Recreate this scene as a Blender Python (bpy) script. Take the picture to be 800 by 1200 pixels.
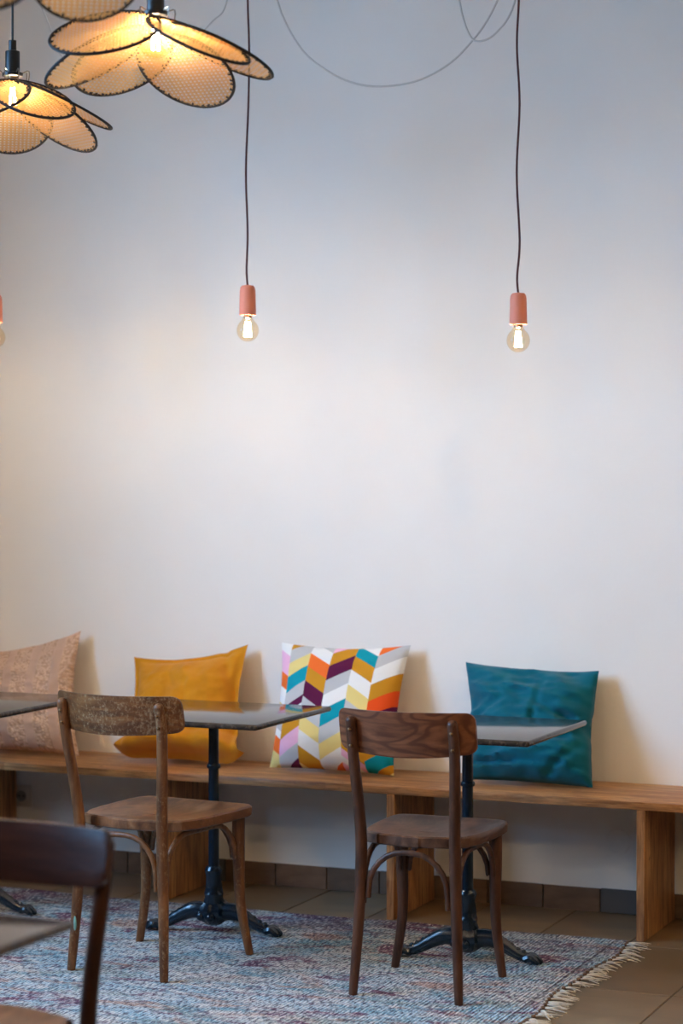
import bpy, bmesh, math, random
from mathutils import Vector, Matrix, noise
sc = bpy.context.scene
for _o in list(bpy.data.objects):
    bpy.data.objects.remove(_o)
C = sc.collection
PI = math.pi
R = random.Random(7)

# ------------------------------------------------------------------ camera
cd = bpy.data.cameras.new('camera')
cd.sensor_fit = 'VERTICAL'; cd.sensor_height = 36.0
cd.lens = 2550.8 / 1200 * 36
cd.clip_start = .05; cd.clip_end = 200
cd.dof.use_dof = True; cd.dof.focus_distance = 6.4; cd.dof.aperture_fstop = 2.6
cam = bpy.data.objects.new('camera', cd); C.objects.link(cam)
cam.location = (0, -7.0447, 1.4923)
cam.rotation_euler = (PI/2 - .02028, 0, .40423)
sc.camera = cam

# ------------------------------------------------------------------ sky, exposure
w = bpy.data.worlds.new('sky'); sc.world = w; w.use_nodes = True
bg = w.node_tree.nodes['Background']
bg.inputs[0].default_value = (.28, .58, 1.04, 1)
bg.inputs[1].default_value = 8.0
sc.view_settings.view_transform = 'Standard'
sc.view_settings.look = 'None'
sc.view_settings.gamma = 1
sc.view_settings.exposure = 2.0
BULB = 115.0       # filament emission of the pink pendants
BULB_F = 340.0     # filament emission of the cane lamps

XL, XR, YF, ZC = -5.15, 2.6, -9.2, 3.6           # room: left, right, front wall, ceiling
WY0, WY1, WZ0, WZ1 = -4.8, -2.2, 1.42, 3.4      # window opening in the left wall
# window portal: only guides the sampling of the daylight through the opening
ld = bpy.data.lights.new('window_portal', 'AREA'); ld.shape = 'RECTANGLE'
ld.size = WZ1 - WZ0; ld.size_y = WY1 - WY0; ld.cycles.is_portal = True
lo = bpy.data.objects.new('window_portal', ld); C.objects.link(lo)
lo.location = (XL - .38, (WY0 + WY1)/2, (WZ0 + WZ1)/2)
lo.rotation_euler = (0, -PI/2, 0)

# ------------------------------------------------------------------ helpers
def link(name, me, mat, parent=None):
    o = bpy.data.objects.new(name, me); C.objects.link(o)
    if mat is not None and not me.materials:
        for m in (mat if isinstance(mat, (list, tuple)) else [mat]):
            me.materials.append(m)
    if parent: o.parent = parent
    return o
def obj(name, bm, mat, parent=None, smooth=True, ang=38):
    bmesh.ops.recalc_face_normals(bm, faces=bm.faces)
    if smooth:
        for f in bm.faces: f.smooth = True
        for e in bm.edges:
            if len(e.link_faces) == 2 and e.calc_face_angle(0) > math.radians(ang): e.smooth = False
    me = bpy.data.meshes.new(name); bm.to_mesh(me); bm.free()
    return link(name, me, mat, parent)
def tag(o, label=None, cat=None, group=None, kind=None):
    for k, v in (('label', label), ('category', cat), ('group', group), ('kind', kind)):
        if v: o[k] = v
    return o
def thing(name, label, cat, loc, rz=0, group=None):
    o = bpy.data.objects.new(name, None); C.objects.link(o)
    o.empty_display_size = .1
    o.location = loc; o.rotation_euler = (0, 0, rz)
    return tag(o, label, cat, group)
def struct(name, bm, mat, parent=None, smooth=False):
    o = obj(name, bm, mat, parent, smooth)
    if not parent: o['kind'] = 'structure'
    return o
def copy_tree(o, parent=None):
    c = o.copy(); C.objects.link(c)
    c.parent = parent
    for ch in list(o.children): copy_tree(ch, c)
    return c
def add_box(bm, c, s, bev=0, seg=1, mtx=None):
    r = bmesh.ops.create_cube(bm, size=1)
    vs = r['verts']
    for v in vs: v.co = Vector((v.co.x*s[0], v.co.y*s[1], v.co.z*s[2]))
    if bev:
        es = list({e for v in vs for e in v.link_edges})
        r2 = bmesh.ops.bevel(bm, geom=es, offset=bev, segments=seg, affect='EDGES', profile=.5)
        vs = list({v for f in r2['faces'] for v in f.verts} | {v for v in vs if v.is_valid})
    T = Matrix.Translation(c) @ (mtx or Matrix())
    bmesh.ops.transform(bm, matrix=T, verts=vs)
    return vs
def smooth_path(pts, n=8):
    P = [Vector(p) for p in pts]; out = []
    for i in range(len(P)-1):
        a = P[max(i-1, 0)]; b = P[i]; c = P[i+1]; d = P[min(i+2, len(P)-1)]
        for k in range(n):
            t = k/n
            out.append(.5*((2*b) + (c-a)*t + (2*a-5*b+4*c-d)*t*t + (3*b-a-3*c+d)*t**3))
    out.append(P[-1]); return out
def add_tube(bm, pts, rad, seg=8, cap=True, squash=None, up=None, round_end=False):
    P = [Vector(p) for p in pts]; n = len(P)
    rs = list(rad) if hasattr(rad, '__len__') else [rad]*n
    if len(rs) != n:
        m = len(rs)-1
        rs = [rs[min(int(i/(n-1)*m), m-1)] + (rs[min(int(i/(n-1)*m)+1, m)] - rs[min(int(i/(n-1)*m), m-1)]) *
              (i/(n-1)*m - min(int(i/(n-1)*m), m-1)) for i in range(n)]
    if round_end:     # a domed top at the last point
        d = (P[-1]-P[-2]).normalized(); r0 = rs[-1]; e = P[-1].copy()
        for a in (30, 55, 75, 88):
            P.append(e + d*r0*math.sin(math.radians(a))*.8); rs.append(r0*math.cos(math.radians(a)))
        n = len(P)
    rings = []; t0 = (P[1]-P[0]).normalized()
    nrm = Vector(up) if up else (Vector((0, 0, 1)) if abs(t0.z) < .9 else Vector((1, 0, 0)))
    nrm = (nrm - t0*nrm.dot(t0)).normalized()
    for i in range(n):
        t = (P[min(i+1, n-1)] - P[max(i-1, 0)]).normalized()
        nrm = (nrm - t*nrm.dot(t)).normalized(); b = t.cross(nrm)
        sq = squash or (1, 1)
        rings.append([bm.verts.new(P[i] + nrm*rs[i]*sq[0]*math.cos(2*PI*k/seg) + b*rs[i]*sq[1]*math.sin(2*PI*k/seg)) for k in range(seg)])
    for i in range(n-1):
        for k in range(seg):
            bm.faces.new((rings[i][k], rings[i][(k+1) % seg], rings[i+1][(k+1) % seg], rings[i+1][k]))
    if cap:
        bm.faces.new(rings[0][::-1]); bm.faces.new(rings[-1])
def add_loop(bm, pts, r, seg=6):
    P = [Vector(p) for p in pts]; n = len(P); rings = []
    cen = sum(P, Vector())/n
    for i in range(n):
        t = (P[(i+1) % n] - P[i-1]).normalized()
        a = (P[i]-cen).normalized(); a = (a - t*a.dot(t)).normalized(); b = t.cross(a)
        rings.append([bm.verts.new(P[i] + a*r*math.cos(2*PI*k/seg) + b*r*math.sin(2*PI*k/seg)) for k in range(seg)])
    for i in range(n):
        j = (i+1) % n
        for k in range(seg):
            bm.faces.new((rings[i][k], rings[i][(k+1) % seg], rings[j][(k+1) % seg], rings[j][k]))
def add_lathe(bm, prof, c=(0, 0, 0), seg=20, mtx=None):
    rings = []; M = Matrix.Translation(c) @ (mtx or Matrix())
    for r, z in prof:
        if r < 1e-6: rings.append([bm.verts.new(M @ Vector((0, 0, z)))])
        else: rings.append([bm.verts.new(M @ Vector((r*math.cos(2*PI*k/seg), r*math.sin(2*PI*k/seg), z))) for k in range(seg)])
    for a, b in zip(rings, rings[1:]):
        for k in range(seg):
            k2 = (k+1) % seg
            if len(a) == 1 and len(b) == 1: continue
            if len(a) == 1: bm.faces.new((a[0], b[k2], b[k]))
            elif len(b) == 1: bm.faces.new((a[k], a[k2], b[0]))
            else: bm.faces.new((a[k], a[k2], b[k2], b[k]))
    for ring, rev in ((rings[0], True), (rings[-1], False)):
        if len(ring) > 1: bm.faces.new(ring[::-1] if rev else ring)

# ------------------------------------------------------------------ materials
def lin(c):
    return tuple((v/12.92 if v <= .04045 else ((v+.055)/1.055)**2.4) for v in (x/255 for x in c)) + (1,)
class M:
    def __init__(s, name, col=(200, 200, 200), rough=.6, metal=0, spec=.5):
        s.m = bpy.data.materials.new(name); s.m.use_nodes = True
        s.t = s.m.node_tree; s.b = s.t.nodes['Principled BSDF']
        s.b.inputs['Base Color'].default_value = lin(col)
        s.b.inputs['Roughness'].default_value = rough
        s.b.inputs['Metallic'].default_value = metal
        s.b.inputs['Specular IOR Level'].default_value = spec
        s._co = None
    def n(s, typ, **kw):
        x = s.t.nodes.new('ShaderNode'+typ)
        for k, v in kw.items(): setattr(x, k, v)
        return x
    def l(s, a, b): s.t.links.new(a, b); return s
    def coords(s, kind='Object'):
        if not s._co: s._co = s.n('TexCoord')
        return s._co.outputs[kind]
    def mapping(s, scale=(1, 1, 1), kind='Object', rot=(0, 0, 0)):
        mp = s.n('Mapping'); mp.inputs['Scale'].default_value = scale; mp.inputs['Rotation'].default_value = rot
        s.l(s.coords(kind), mp.inputs['Vector']); return mp.outputs[0]
    def noise(s, vec, scale=5, detail=4, rough=.55, dist=0):
        x = s.n('TexNoise'); x.inputs['Scale'].default_value = scale; x.inputs['Detail'].default_value = detail
        x.inputs['Roughness'].default_value = rough; x.inputs['Distortion'].default_value = dist
        s.l(vec, x.inputs['Vector']); return x.outputs['Fac']
    def wave(s, vec, scale=5, dist=2, detail=2, dscale=1, dirn='X', prof='SIN'):
        x = s.n('TexWave'); x.bands_direction = dirn; x.wave_profile = prof
        x.inputs['Scale'].default_value = scale; x.inputs['Distortion'].default_value = dist
        x.inputs['Detail'].default_value = detail; x.inputs['Detail Scale'].default_value = dscale
        s.l(vec, x.inputs['Vector']); return x.outputs['Fac']
    def ramp(s, fac, stops, interp='LINEAR'):
        x = s.n('ValToRGB'); r = x.color_ramp; r.interpolation = interp
        while len(r.elements) < len(stops): r.elements.new(.5)
        for e, (p, c) in zip(r.elements, stops):
            e.position = p; e.color = lin(c) if len(c) == 3 else c
        if fac is not None: s.l(fac, x.inputs[0])
        return x.outputs[0]
    def mix(s, fac, a, b, mode='MIX'):
        x = s.n('Mix', data_type='RGBA', blend_type=mode)
        for v, i in ((fac, 0), (a, 6), (b, 7)):
            if hasattr(v, 'is_output'): s.l(v, x.inputs[i])
            elif i == 0: x.inputs[0].default_value = v
            else: x.inputs[i].default_value = lin(v)
        return x.outputs[2]
    def math(s, op, a, b=0, c=None):
        x = s.n('Math', operation=op)
        for v, i in ((a, 0), (b, 1), (c, 2)):
            if v is None: continue
            if hasattr(v, 'is_output'): s.l(v, x.inputs[i])
            else: x.inputs[i].default_value = v
        return x.outputs[0]
    def color(s, out): s.l(out, s.b.inputs['Base Color']); return s
    def roughness(s, out): s.l(out, s.b.inputs['Roughness']); return s
    def bump(s, h, strength=.3, dist=.01):
        x = s.n('Bump'); x.inputs['Strength'].default_value = strength; x.inputs['Distance'].default_value = dist
        s.l(h, x.inputs['Height']); s.l(x.outputs[0], s.b.inputs['Normal']); return s
def f3(v): return (v, v, v, 1)

m_wall = M('white_plaster', (240, 234, 226), .85, spec=.25)
v = m_wall.mapping()
m_wall.color(m_wall.mix(m_wall.ramp(m_wall.noise(v, 1.3, 3), [(.35, f3(0)), (.7, f3(1))]), (240, 234, 226), (235, 228, 219)))
m_wall.bump(m_wall.noise(v, 60, 3), .12, .004)
m_side = M('painted_side_wall', (92, 84, 76), .9, spec=.2)
m_ceil = M('ceiling_paint', (238, 234, 228), .9, spec=.2)
def wood(name, cols, grain=(3, 40, 40), rough=.5, wear=None, bands=None, spec=.3, bump=.15):
    m = M(name, cols[1], rough, spec=spec)
    v = m.mapping(grain)
    a = m.noise(v, 1.6, 6, .6, .6)
    c = m.ramp(a, [(.28, cols[0]), (.5, cols[1]), (.72, cols[2])])
    fine = m.noise(m.mapping(tuple(g*3.2 for g in grain)), 2, 3, .7)
    c = m.mix(m.math('MULTIPLY', fine, .55), c, cols[0])
    if bands:
        wv = m.math('MULTIPLY_ADD', m.math('SINE', m.math('MULTIPLY', m.noise(m.mapping(bands), 1.0, 2, .45, .35), 75)), .5, .5)
        c = m.mix(m.math('MULTIPLY', m.ramp(wv, [(.0, f3(0)), (.5, f3(.15)), (.95, f3(1))]), .85), c, cols[0])
    if wear:
        wn = m.noise(m.mapping((70, 70, 50)), 1.7, 6, .75)
        big = m.noise(m.mapping((5, 5, 5)), 1.3, 2)
        fac = m.ramp(m.math('ADD', wn, m.math('MULTIPLY', big, .45)), [(wear[1]-.08, f3(0)), (wear[1]+.14, f3(.5))])
        c = m.mix(fac, c, wear[0])
        m.roughness(m.math('MULTIPLY_ADD', fac, .25, rough))
    m.color(c); m.bump(fine, bump, .003)
    return m.m
mw_chair1 = wood('worn_brown_wood', [(70, 40, 22), (116, 72, 40), (152, 102, 62)], (20, 20, 4), .42, ((192, 162, 124), .86))
mw_seat1 = wood('worn_seat_wood', [(70, 40, 24), (124, 80, 50), (166, 116, 78)], (14, 5, 10), .38, ((196, 164, 128), .9))
mw_rail1 = wood('worn_rail_wood', [(66, 36, 18), (112, 68, 36), (152, 102, 58)], (4, 14, 26), .4, ((206, 182, 144), .82))
mw_chair2 = wood('dark_brown_wood', [(46, 25, 15), (84, 50, 32), (112, 70, 46)], (20, 20, 4), .42, ((140, 112, 88), 1.0))
mw_seat2 = wood('dark_seat_wood', [(58, 36, 26), (98, 66, 48), (134, 96, 74)], (14, 5, 10), .42, ((150, 118, 96), 1.02))
mw_rail2 = wood('figured_rail_wood', [(84, 46, 28), (134, 82, 52), (158, 102, 68)], (4, 14, 26), .42, None, (3.2, 1, 9))
mw_chair3 = wood('polished_dark_wood', [(34, 18, 12), (58, 32, 22), (78, 46, 30)], (20, 20, 4), .3)
mw_seat3 = wood('polished_seat_wood', [(70, 42, 26), (112, 70, 44), (140, 94, 62)], (14, 5, 10), .4)
mw_rail3 = wood('polished_rail_wood', [(34, 17, 11), (54, 28, 18), (70, 40, 26)], (4, 14, 26), .32, spec=.2)
def stave_wood(name, along, across, n1, n2):
    m = M(name, (176, 118, 70), .48, spec=.4)
    sx = m.n('SeparateXYZ'); m.l(m.coords(), sx.inputs[0])
    i = {'X': 0, 'Y': 1, 'Z': 2}
    lane = m.math('FLOOR', m.math('MULTIPLY', sx.outputs[i[across]], n2))
    wn = m.n('TexWhiteNoise', noise_dimensions='1D'); m.l(lane, wn.inputs['W'])
    blk = m.math('FLOOR', m.math('ADD', m.math('MULTIPLY', sx.outputs[i[along]], n1), m.math('MULTIPLY', wn.outputs[0], 7)))
    cx = m.n('CombineXYZ'); m.l(lane, cx.inputs[0]); m.l(blk, cx.inputs[1])
    w2 = m.n('TexWhiteNoise', noise_dimensions='2D'); m.l(cx.outputs[0], w2.inputs['Vector'])
    base = m.ramp(w2.outputs[0], [(0, (178, 122, 76)), (.4, (200, 146, 94)), (.75, (214, 162, 108)), (1, (188, 136, 88))])
    g = {'X': (5, 60, 60), 'Z': (60, 60, 5)}[along]
    gr = m.noise(m.mapping(g), 1.5, 5, .65, .4)
    c = m.mix(m.ramp(gr, [(.38, f3(.75)), (.6, f3(0))]), base, (112, 66, 36))
    kn = m.noise(m.mapping((9, 9, 9)), 2.2, 2)
    c = m.mix(m.ramp(kn, [(.7, f3(0)), (.78, f3(.7))]), c, (92, 54, 32))
    fr = m.math('FRACT', m.math('MULTIPLY', sx.outputs[i[across]], n2))
    ln = m.math('LESS_THAN', fr, .03)
    c = m.mix(m.math('MULTIPLY', ln, .5), c, (84, 50, 30))
    m.color(c); m.bump(gr, .12, .003)
    return m.m
mw_bench = stave_wood('oiled_stave_wood', 'X', 'Y', 1.6, 22)
mw_leg = stave_wood('oiled_upright_wood', 'Z', 'Y', 1.2, 24)

m_tile = M('beige_floor_tile', (152, 128, 100), .32, spec=.5)
oi = m_tile.n('ObjectInfo')
v = m_tile.mapping((1.4, 5, 1))
tn = m_tile.noise(v, 2.2, 5, .6, .5)
c = m_tile.ramp(tn, [(.3, (112, 88, 60)), (.55, (134, 108, 78)), (.75, (148, 122, 92))])
c = m_tile.mix(m_tile.math('MULTIPLY', oi.outputs['Random'], .5), c, (104, 82, 58))
m_tile.color(c); m_tile.bump(m_tile.noise(m_tile.mapping((20, 20, 20)), 3, 3), .06, .003)
m_tile.roughness(m_tile.math('MULTIPLY_ADD', tn, .25, .32))
m_grout = M('dark_grout', (86, 76, 66), .9)
m_skirt = M('brown_skirting_tile', (112, 84, 62), .45)
oi = m_skirt.n('ObjectInfo')
c = m_skirt.ramp(m_skirt.noise(m_skirt.mapping((4, 4, 12)), 2.5, 4), [(.3, (96, 70, 50)), (.7, (128, 98, 74))])
m_skirt.color(m_skirt.mix(m_skirt.math('MULTIPLY', oi.outputs['Random'], .6), c, (88, 70, 56)))
m_skirt2 = M('grey_skirting_tile', (84, 80, 78), .45)
m_stone = M('polished_dark_stone', (44, 36, 30), .09, spec=.32)
v = m_stone.mapping()
c = m_stone.ramp(m_stone.noise(v, 30, 6, .7), [(.35, (34, 28, 24)), (.6, (58, 48, 40)), (.75, (88, 74, 62))])
c = m_stone.mix(m_stone.ramp(m_stone.noise(m_stone.mapping((3, 9, 3), rot=(0, 0, .5)), 3, 6, .6, 2), [(.52, f3(0)), (.56, f3(.5)), (.6, f3(0))]), c, (110, 92, 76))
m_stone.color(c)
sr = m_stone.noise(m_stone.mapping((5, 60, 5), rot=(0, 0, .6)), 4, 5, .7)
m_stone.roughness(m_stone.ramp(sr, [(.4, f3(.07)), (.7, f3(.17))]))
m_iron = M('dark_blue_black_iron', (5, 24, 36), .26, metal=0, spec=.6)
m_iron.bump(m_iron.noise(m_iron.mapping((1, 1, 1)), 55, 3), .25, .004)
m_black = M('black_plastic', (18, 17, 17), .4)
m_tape = M('dark_binding', (28, 20, 17), .7)
m_rivet = M('worn_brass', (120, 88, 58), .4, metal=.6)
m_pink = M('salmon_pink_rubber', (226, 138, 112), .6, spec=.3)
m_cordr = M('dark_red_textile_cord', (84, 40, 34), .8)
m_cable = M('grey_plastic_cable', (206, 198, 188), .5)
m_chrome = M('brushed_cap_metal', (150, 142, 130), .35, metal=1)
m_plastic = M('white_socket_plastic', (214, 206, 194), .4)
m_slot = M('socket_recess', (150, 142, 132), .5)
m_hole = M('contact_hole', (20, 20, 20), .6)
m_frame = M('grey_window_frame', (92, 96, 98), .5)
m_street = M('street_paving', (120, 118, 114), .9)
m_fringe = M('cotton_fringe', (222, 208, 186), .95, spec=.1)
m_knot = M('brown_knot_yarn', (120, 92, 72), .95, spec=.1)
def emit(name, col, strength):
    m = bpy.data.materials.new(name); m.use_nodes = True; t = m.node_tree; t.nodes.clear()
    e = t.nodes.new('ShaderNodeEmission'); o = t.nodes.new('ShaderNodeOutputMaterial')
    e.inputs[0].default_value = col; e.inputs[1].default_value = strength
    t.links.new(e.outputs[0], o.inputs[0]); return m
m_fil = emit('pendant_filament', (1, .80, .58, 1), BULB)
m_fil2 = emit('cane_lamp_filament', (1, .84, .62, 1), BULB_F)
m_fil3 = emit('fill_lamp_filament', (1, .83, .60, 1), BULB_F*3.4)  # stronger emission for the added, unseen fill lamps
def thin_glass(name, tint, refl=1.0):
    m = bpy.data.materials.new(name); m.use_nodes = True; t = m.node_tree; t.nodes.clear()
    o = t.nodes.new('ShaderNodeOutputMaterial'); mx = t.nodes.new('ShaderNodeMixShader')
    tr = t.nodes.new('ShaderNodeBsdfTransparent'); gl = t.nodes.new('ShaderNodeBsdfGlossy')
    lw = t.nodes.new('ShaderNodeLayerWeight'); lw.inputs[0].default_value = .5
    pw = t.nodes.new('ShaderNodeMath'); pw.operation = 'POWER'; pw.inputs[1].default_value = 4.5
    ad = t.nodes.new('ShaderNodeMath'); ad.operation = 'MULTIPLY_ADD'; ad.inputs[1].default_value = .9; ad.inputs[2].default_value = .05
    tr.inputs[0].default_value = tint; gl.inputs['Roughness'].default_value = .02
    mu = t.nodes.new('ShaderNodeMath'); mu.operation = 'MULTIPLY'; mu.inputs[1].default_value = refl
    t.links.new(lw.outputs['Facing'], pw.inputs[0]); t.links.new(pw.outputs[0], ad.inputs[0]); t.links.new(ad.outputs[0], mu.inputs[0]); t.links.new(mu.outputs[0], mx.inputs[0])
    t.links.new(tr.outputs[0], mx.inputs[1]); t.links.new(gl.outputs[0], mx.inputs[2])
    t.links.new(mx.outputs[0], o.inputs[0]); return m
m_bulb = thin_glass('amber_bulb_glass', (1, .9, .74, 1), .7)
m_pane = thin_glass('window_glass', (.96, .98, .98, 1))
m_cane = bpy.data.materials.new('straw_cane'); m_cane.use_nodes = True
_t = m_cane.node_tree; _b = _t.nodes['Principled BSDF']
_b.inputs['Base Color'].default_value = lin((226, 192, 140)); _b.inputs['Roughness'].default_value = .6
_tl = _t.nodes.new('ShaderNodeBsdfTranslucent'); _tl.inputs[0].default_value = lin((240, 188, 112))
_mx = _t.nodes.new('ShaderNodeMixShader'); _mx.inputs[0].default_value = .5
_t.links.new(_b.outputs[0], _mx.inputs[1]); _t.links.new(_tl.outputs[0], _mx.inputs[2])
_t.links.new(_mx.outputs[0], _t.nodes['Material Output'].inputs[0])

# ------------------------------------------------------------------ room shell
def panel(boxes):
    bm = bmesh.new()
    for (x0, x1, y0, y1, z0, z1) in boxes:
        add_box(bm, ((x0+x1)/2, (y0+y1)/2, (z0+z1)/2), (x1-x0, y1-y0, z1-z0))
    return bm
floor = struct('floor', panel([(XL-.4, XR, YF, .2, -.2, -.0025)]), m_grout.m)
struct('ceiling', panel([(XL-.4, XR, YF, .2, ZC, ZC+.15)]), m_ceil.m)
struct('wall_back', panel([(XL-.4, XR, 0, .2, -.0025, ZC)]), m_wall.m)
struct('wall_right', panel([(XR, XR+.15, YF, .2, -.2, ZC)]), m_side.m)
struct('wall_front', panel([(XL-.4, XR, YF-.15, YF, -.2, ZC)]), m_side.m)
struct('wall_left', panel([(XL-.35, XL, YF, WY0, -.0025, ZC), (XL-.35, XL, WY1, 0, -.0025, ZC),
                           (XL-.35, XL, WY0, WY1, -.0025, WZ0), (XL-.35, XL, WY0, WY1, WZ1, ZC)]), m_side.m)
struct('ground', panel([(-40, XL-.4, -30, 20, -.4, -.15)]), m_street.m)
# window
bm = bmesh.new(); wc = XL-.3; t = .06; ym = (WY0+WY1)/2
for y in (WY0+t/2, WY1-t/2, ym): add_box(bm, (wc, y, (WZ0+WZ1)/2), (.05, t, WZ1-WZ0), .005)
for z in (WZ0+t/2, WZ1-t/2): add_box(bm, (wc, ym, z), (.048, WY1-WY0, t), .005)
win = struct('window_1', bm, m_frame.m)
for y0, y1 in ((WY0+t, ym-t/2), (ym+t/2, WY1-t)):
    bm = bmesh.new(); add_box(bm, (wc, (y0+y1)/2, (WZ0+WZ1)/2), (.008, y1-y0, WZ1-WZ0-2*t))
    obj('pane', bm, m_pane, win, False)
# floor tiles 30 x 60, each its own part in and near the view, the rest of the room as one part
bm = bmesh.new(); add_box(bm, (0, 0, -.005), (.296, .596, .01), .0015)
tile0 = obj('tile', bm, m_tile.m, floor, False)
far = bmesh.new(); first = True
i0 = int(math.floor((XL+1.55)/.3)); nt = 0
for i in range(i0, 14):
    for j in range(-1, 16):
        x = -1.55+.15+.3*i; y = -.45-.3-.6*j + .6
        y0, y1 = y-.3, min(y+.3, 0)
        if y1-y0 < .05 or x-.15 < XL or x+.15 > XR or y0 < YF: continue
        inview = -5.1 < x < -.9 and y > -4.7
        yc, sy = (y0+y1)/2, (y1-y0)/.6
        if inview and nt < 290:
            o = tile0 if first else tile0.copy()
            if not first: C.objects.link(o)
            o.location = (x, yc, R.uniform(-.0004, .0004)); o.scale = (1, sy, 1); first = False; nt += 1
        else:
            add_box(far, (x, yc, -.005), (.296, y1-y0-.004, .01))
fo = obj('far_tile', far, m_tile.m, floor, False); fo['kind'] = 'stuff'
# skirting tiles
sb = struct('baseboard_back', panel([(XL, XR, -.006, 0, 0, .078)]), m_grout.m)
bm = bmesh.new(); add_box(bm, (0, -.006, .04), (.196, .010, .08), .0012)
s0 = obj('tile', bm, m_skirt.m, sb, False)
bm = bmesh.new(); add_box(bm, (0, -.006, .04), (.196, .010, .08), .0012)
s1 = obj('tile', bm, m_skirt2.m, sb, False)
for k in range(-16, 20):
    x = -2.165+.2*k
    if x < XL+.1 or x > XR-.1: continue
    grey = k in (1, -7)
    o = (s1 if k == 1 else s1.copy()) if grey else (s0 if k == 0 else s0.copy())
    if k not in (0, 1): C.objects.link(o)
    o.location = (x, R.uniform(-.001, .0005), R.uniform(-.0008, .0012))

# ------------------------------------------------------------------ bench
BX0, BX1, BZ, BT, BD = -5.13, -.75, .441, .026, .398
bench = thing('bench', 'long oiled wooden wall bench with panel legs under the cushions', 'bench', (-3.0, -.203, 0))
bm = bmesh.new(); add_box(bm, ((BX0+BX1)/2+3.0, -(BD/2)+.2+.001, BZ-BT/2), (BX1-BX0, BD-.002, BT), .003, 2)
obj('seat_board', bm, mw_bench, bench)
for x in (-5.10, -4.345, -3.51, -2.668, -1.82, -.98):
    bm = bmesh.new(); add_box(bm, (x+3.0, -.008, (BZ-BT)/2), (.027, .378, BZ-BT), .002)
    obj('leg_panel', bm, mw_leg, bench)

# ------------------------------------------------------------------ rug
RX0, RX1, RY0, RY1, RH = -5.0, -1.845, -3.0, -.45, .008
m_rug = M('faded_flat_woven_wool', (170, 170, 170), .95, spec=.1)
def band(vec, sc_, a, b, dist=.8): return m_rug.ramp(m_rug.noise(vec, sc_, 6, .66, dist), [(a, f3(0)), (b, f3(1))])
def patch(c, col, amount, scale, sc_, a, b): return m_rug.mix(m_rug.math('MULTIPLY', band(m_rug.mapping(scale), sc_, a, b), amount), c, col)
c = m_rug.mix(band(m_rug.mapping((1.2, 1.9, 1)), 2.2, .40, .58), (234, 226, 216), (182, 212, 222))
c = patch(c, (112, 172, 188), .8, (2.0, 3.6, 1.3), 2.0, .51, .60)
c = patch(c, (150, 168, 158), .7, (1.9, 4.0, 2.1), 2.3, .53, .61)
c = patch(c, (204, 150, 120), .75, (1.6, 3.8, 2), 2.0, .55, .63)
c = patch(c, (128, 56, 90), .9, (2.0, 3.4, 3), 2.2, .55, .61)
c = patch(c, (104, 76, 104), .8, (3.6, 6.5, 3), 3.2, .59, .65)
c = patch(c, (240, 232, 222), .7, (2.6, 4.6, 5), 3.0, .55, .62)
# plum border towards the wall
sx = m_rug.n('SeparateXYZ'); m_rug.l(m_rug.coords(), sx.inputs[0])
edge = m_rug.ramp(m_rug.math('ADD', sx.outputs[1], m_rug.math('MULTIPLY', m_rug.noise(m_rug.mapping((2, 2, 2)), 2, 3), .5)), [(.0, f3(0)), (1, f3(1))])
bd_ = m_rug.n('MapRange'); bd_.inputs[1].default_value = -.80; bd_.inputs[2].default_value = -.42
m_rug.l(m_rug.math('ADD', sx.outputs[1], m_rug.math('MULTIPLY', m_rug.math('SUBTRACT', m_rug.noise(m_rug.mapping((1.2, 3, 2)), 2.5, 4), .5), .9)), bd_.inputs[0])
c = m_rug.mix(m_rug.math('MULTIPLY', m_rug.math('MULTIPLY', bd_.outputs[0], 1.0), band(m_rug.mapping((1.4, 4, 6)), 2.6, .42, .54)), c, (112, 54, 82))
str_ = m_rug.n('MapRange'); str_.inputs[1].default_value = .004; str_.inputs[2].default_value = .007; str_.inputs[3].default_value = 1; str_.inputs[4].default_value = 0
m_rug.l(m_rug.math('ABSOLUTE', m_rug.math('ADD', sx.outputs[0], 1.885)), str_.inputs[0])
c = m_rug.mix(m_rug.math('MULTIPLY', str_.outputs[0], .7), c, (84, 66, 66))
spk = m_rug.noise(m_rug.mapping((90, 28, 1)), 1.3, 2, .7)
c = m_rug.mix(m_rug.ramp(spk, [(.38, f3(.9)), (.52, f3(0))]), c, (82, 72, 84))
c = m_rug.mix(m_rug.ramp(spk, [(.54, f3(0)), (.66, f3(.8))]), c, (240, 232, 222))
rib = m_rug.wave(m_rug.mapping((1, 1, 1)), 27, 1.6, 2, .6, 'X')
c = m_rug.mix(m_rug.math('MULTIPLY', m_rug.math('SUBTRACT', 1, rib), .34), c, (70, 62, 66))
m_rug.color(c); m_rug.bump(m_rug.math('ADD', rib, m_rug.math('MULTIPLY', spk, .8)), .7, .006)
bm = bmesh.new(); NX, NY = 150, 100; g = []
def rug_edge_x(y): return RX1 + .01*math.sin(y*7.1) + .006*math.sin(y*17)
def rug_h(x, y): return RH - .003*max(0, noise.noise(Vector((x*2.2, y*3.1, 1))))
for j in range(NY+1):
    row = []
    for i in range(NX+1):
        y = RY0 + (RY1-RY0)*j/NY
        x = RX0 + (rug_edge_x(y)-RX0)*i/NX
        y += (.012*math.sin(x*2.3) + .006*math.sin(x*9))*(j/NY)
        row.append(bm.verts.new((x, y, rug_h(x, y))))
    g.append(row)
for j in range(NY):
    for i in range(NX): bm.faces.new((g[j][i], g[j][i+1], g[j+1][i+1], g[j+1][i]))
ext = bmesh.ops.extrude_edge_only(bm, edges=[e for e in bm.edges if e.is_boundary])
for v_ in (x for x in ext['geom'] if isinstance(x, bmesh.types.BMVert)): v_.co.z = .0006
rug = obj('woven_rug', bm, m_rug.m)
tag(rug, 'faded blue grey and plum flat woven rug with knotted fringe', 'rug')
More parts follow.
